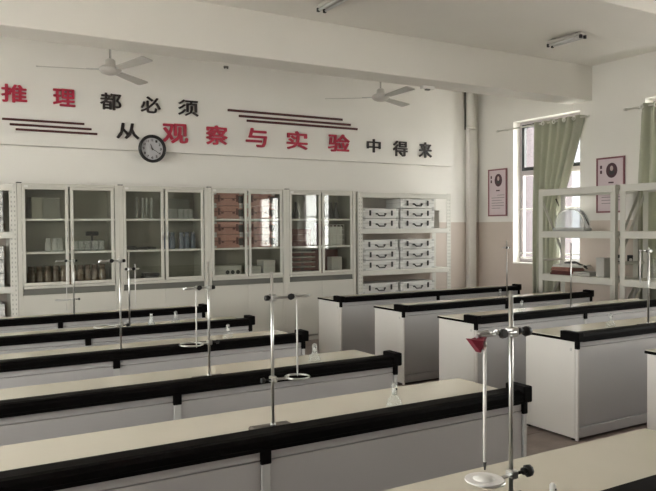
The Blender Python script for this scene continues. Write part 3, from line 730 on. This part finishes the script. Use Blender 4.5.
# ------------------------------------------------------------------ retort stands
def knob(b, c, d, r=.012, l=.018):
    c = Vector(c); d = Vector(d).normalized(); b.tube([c, c+d*l*.3, c+d*l], [r*.5, r, r*.9], 8)
def stand(x, y, label, dirn=1, zc=None, clen=.13, ring=None, rdir=None, base=True, bang=0, jaws=M_chrome, top=1.318, knob2=None, rodr=.006):
    z0 = ZT; t = thing('retort_stand', label, 'stand', (x, y, z0), 0, 'retort stands')
    MB().box(-.085, .085, -.034, .048, 0, .018, .006).build('base_plate', M_base, t)
    MB().tube([(0, 0, .018), (0, 0, top-z0)], rodr, 10).build('rod', M_chrome, t)
    MB().tube([(0, 0, .018), (0, 0, .03)], .011, 8).build('rod_nut', M_chrome, t)
    if zc:
        z = zc-z0
        bh = MB().box(-.012, .012, -.022, .012, z-.013, z+.013, .004).build('boss_head', M_chrome, t)
        b = MB(); knob(b, (-dirn*.012, -.006, z), (-dirn, 0, 0), .011, .02); b.tube([(-dirn*.01, -.006, z), (-dirn*.03, -.006, z)], .004, 6); b.build('thumbscrew', M_rubber, bh)
        cl = MB().tube([(0, -.018, z), (dirn*clen*.45, -.02, z)], .0055, 8).tube([(dirn*clen*.45, -.02, z), (dirn*clen*.62, -.02, z+.006)], .008, 8).build('clamp_arm', M_chrome, t)
        b = MB(); knob(b, (dirn*clen*.48, -.02, z), (0, -1, .2), .013, .02); b.build('clamp_screw', M_rubber, cl)
        jx = dirn*clen
        b = MB(); b.tube([(dirn*clen*.6, -.02, z+.006), (dirn*clen*.78, -.036, z+.004), (jx, -.036, z+.004), (jx+dirn*.012, -.028, z+.004)], .0045, 6)
        b.tube([(dirn*clen*.6, -.02, z), (dirn*clen*.78, -.004, z-.002), (jx, -.004, z-.002), (jx+dirn*.012, -.012, z-.002)], .0045, 6)
        b.build('jaw', jaws, cl)
    if ring:
        zr, rr_, rd = ring; z = zr-z0
        MB().box(-.012, .012, -.02, .012, z-.012, z+.012, .004).build('ring_boss', M_chrome, t)
        b = MB(); b.tube([(0, -.012, z), (rd*(.11-rr_+.0), -.014, z)] if rr_ < .1 else [(0, 0, z), (rd*.02, 0, z)], .005, 8)
        cx = rd*.10; b.tube([(cx+rr_*math.cos(a), -.014+rr_*math.sin(a), z) for a in [2*PI*k/24 for k in range(24)]], .004, 6, closed=True)
        ro = b.build('support_ring', M_chrome, t)
        b = MB(); b.tube([(-rd*.01, -.006, z), (-rd*.035, -.006, z)], .004, 6); knob(b, (-rd*.035, -.006, z), (-rd, 0, 0), .011, .016); b.build('ring_screw', M_rubber, ro)
    return t
def rodthing(x, y, z0, z1, r, label, m=M_tubew, tip=False, name='glass_tube'):
    t = thing(name, label, 'tube', (x, y, z0))
    MB().tube([(0, 0, 0), (0, 0, z1-z0)], r, 10).build('stem', m, t)
    MB().tube([(0, 0, -.022), (0, 0, -.004), (0, 0, 0)], [r*.5, r*.9, r*.9], 10).build('tip', M_rubber if tip else m, t)
    MB().tube([(0, 0, z1-z0), (0, 0, z1-z0+.012)], [r*1.1, r*1.1], 10).build('stopper', M_tubew, t)
DC = .29
# nearest stand (sixth desk)
s1 = stand(1.425, 1.42, 'retort stand with a red-jawed clamp on the desk farthest from the cabinets', -1, 1.205, .125, (.808, .044, -1), rodr=.0065)
b = MB(); b.tube([(.012, -.006, .492), (.045, -.006, .489)], .006, 8); knob(b, (.042, -.006, .489), (1, 0, 0), .015, .022); b.build('large_thumbscrew', M_rubber, s1)
b = MB(); b.add([(-.165, -.02, .487), (-.135, -.035, .482), (-.105, -.02, .492), (-.13, -.02, .448), (-.165, .0, .487), (-.135, .012, .482), (-.105, .0, .492), (-.13, 0, .448)], [(0, 1, 2, 3), (7, 6, 5, 4), (0, 4, 5, 1), (1, 5, 6, 2), (2, 6, 7, 3), (3, 7, 4, 0)]); b.build('rubber_grip', M_red, s1)
b = MB(); b.tube([(-.075, -.02, .49), (-.12, -.035, .505), (-.15, -.03, .500)], .005, 8); b.build('clamp_finger', M_chrome, s1)
b = MB(); b.tube([(.012, -.006, .093), (.06, -.006, .093)], .004, 8); knob(b, (.05, -.006, .093), (1, 0, 0), .018, .018); b.build('wing_screw', M_rubber, s1)
rodthing(1.306, 1.397, .868, 1.178, .0050, 'white thermometer with a dark tip hanging above the white gauze disc', tip=True, name='thermometer')
gz = thing('gauze_disc', 'white ceramic gauze disc lying on the iron ring', 'disc', (1.312, 1.406, .814))
MB().lathe([(0, 0), (.052, 0), (.052, .004), (0, .004)], n=28).build('gauze_sheet', M_gauze, gz).data.polygons.foreach_set('use_smooth', [False]*84); MB().lathe([(0, .0045), (.03, .0045), (.03, .0055), (0, .006)], n=24).build('ceramic_centre', M_white, gz)
# others
stand(1.186, 2.440, 'tall retort stand on a dark plate, clamp pointing towards the windows, fifth desk', 1, 1.229, .14, (0.914, 0.047, 1), top=1.328)
rodthing(1.284, 2.420,0.94,1.226, .0036, 'slim glass tube hanging over a ring on the fifth desk')
stand(1.309, 3.440, 'retort stand on the fourth desk with its clamp pointing away from the windows', -1, 1.193, .125, (0.908, 0.059, -1), top=1.325)
rodthing(1.234, 3.420,0.912,1.18, .0036, 'glass tube clamped above the ring on the fourth desk')
stand(1.123, 4.500, 'retort stand on the third desk in front of the second cabinet', -1, 1.297, .12, (0.888, 0.068, -1), top=1.324)
stand(1.439, 5.490, 'retort stand on the second desk standing just below the clock', 1, 1.186, .06, None, top=1.323)
rodthing(1.482, 5.470,0.916,1.213, .0036, 'glass tube clamped on the second desk below the clock')
stand(1.227, 6.560, 'retort stand on the first desk in front of the first cabinet', -1, 1.218, .14, (0.874, 0.059, -1), top=1.322)
rodthing(1.163, 6.540,0.777,1.212, .0036, 'long glass tube clamped on the first desk')
stand(5.451, 5.490, 'retort stand in front of the corner wall on the window-side second desk', -1, 1.271, .07, None, top=1.349)
stand(5.297, 4.510, 'bare thin retort rod in front of the clear dome rack', 1, None, .1, None, top=1.34)
stand(4.919, 3.440, 'retort stand in front of the second curtain on a window-side desk', -1, 1.299, .12, None, rodr=.008, top=1.325)
rodthing(4.790, 3.420,1.059,1.301, .0055, 'glass tube clamped on the stand in front of the second curtain')

# ------------------------------------------------------------------ small bench glassware
def spirit_lamp(x, y, label, sc=.92, capm=None):
    t = thing('spirit_lamp', label, 'lamp', (x, y, ZT), 0, 'small glass burners')
    MB().lathe([(a*sc, b*sc) for a, b in [(0, 0), (.036, 0), (.040, .008), (.034, .03), (.018, .048), (.014, .056), (.014, .064)]], n=18).build('glass_body', M_ware, t)
    MB().lathe([(a*sc*.8, b*sc) for a, b in [(.016, .058), (.018, .07), (.018, .105), (.010, .112), (0, .113)]], n=14).build('glass_cap', capm or M_fog, t)
    MB().lathe([(a*sc, b*sc) for a, b in [(0, .06), (.006, .06), (.006, .085), (0, .086)]], n=8).build('wick', M_white, t)
    MB().tube([(0, -.0185*sc, .088*sc), (0, -.0165*sc, .088*sc)], .005*sc, 8).build('cap_mark', M_dark, t)
Lr = 'row away from the windows'
spirit_lamp(1.796, 2.485, 'glass spirit lamp on the fifth desk of the row away from the windows')
spirit_lamp(2.02, 3.59, 'glass spirit lamp with a dark dot, fourth desk away from the windows')
spirit_lamp(1.917, 4.66, 'glass spirit lamp near the end of the third desk away from the windows')
spirit_lamp(1.857, 5.64, 'glass spirit lamp on the second desk away from the windows')
spirit_lamp(5.50, 5.64, 'glass spirit lamp beside the thin rod on the window-side second desk')
spirit_lamp(4.816, 4.66, 'glass spirit lamp on the window-side third desk')
spirit_lamp(4.668, 3.59, 'glass spirit lamp on the window-side fourth desk')
spirit_lamp(1.519, 1.355, 'small spirit lamp with a white rounded cap on the sixth desk', .62, M_white)
def flask(x, y, label):
    t = thing('conical_flask', label, 'flask', (x, y, ZT))
    MB().lathe([(0, .002), (.030, .002), (.032, .006), (.012, .055), (.012, .08), (.015, .082), (.011, .08), (.010, .055), (.029, .007), (0, .005)], n=16).build('glass_body', M_fog, t)
    MB().tube([(0, 0, .078), (0, 0, .092)], .010, 10).build('stopper', M_white, t)
flask(1.66, 5.66, 'low white-stoppered flask on the second desk below the clock')
bpy.context.view_layer.update()
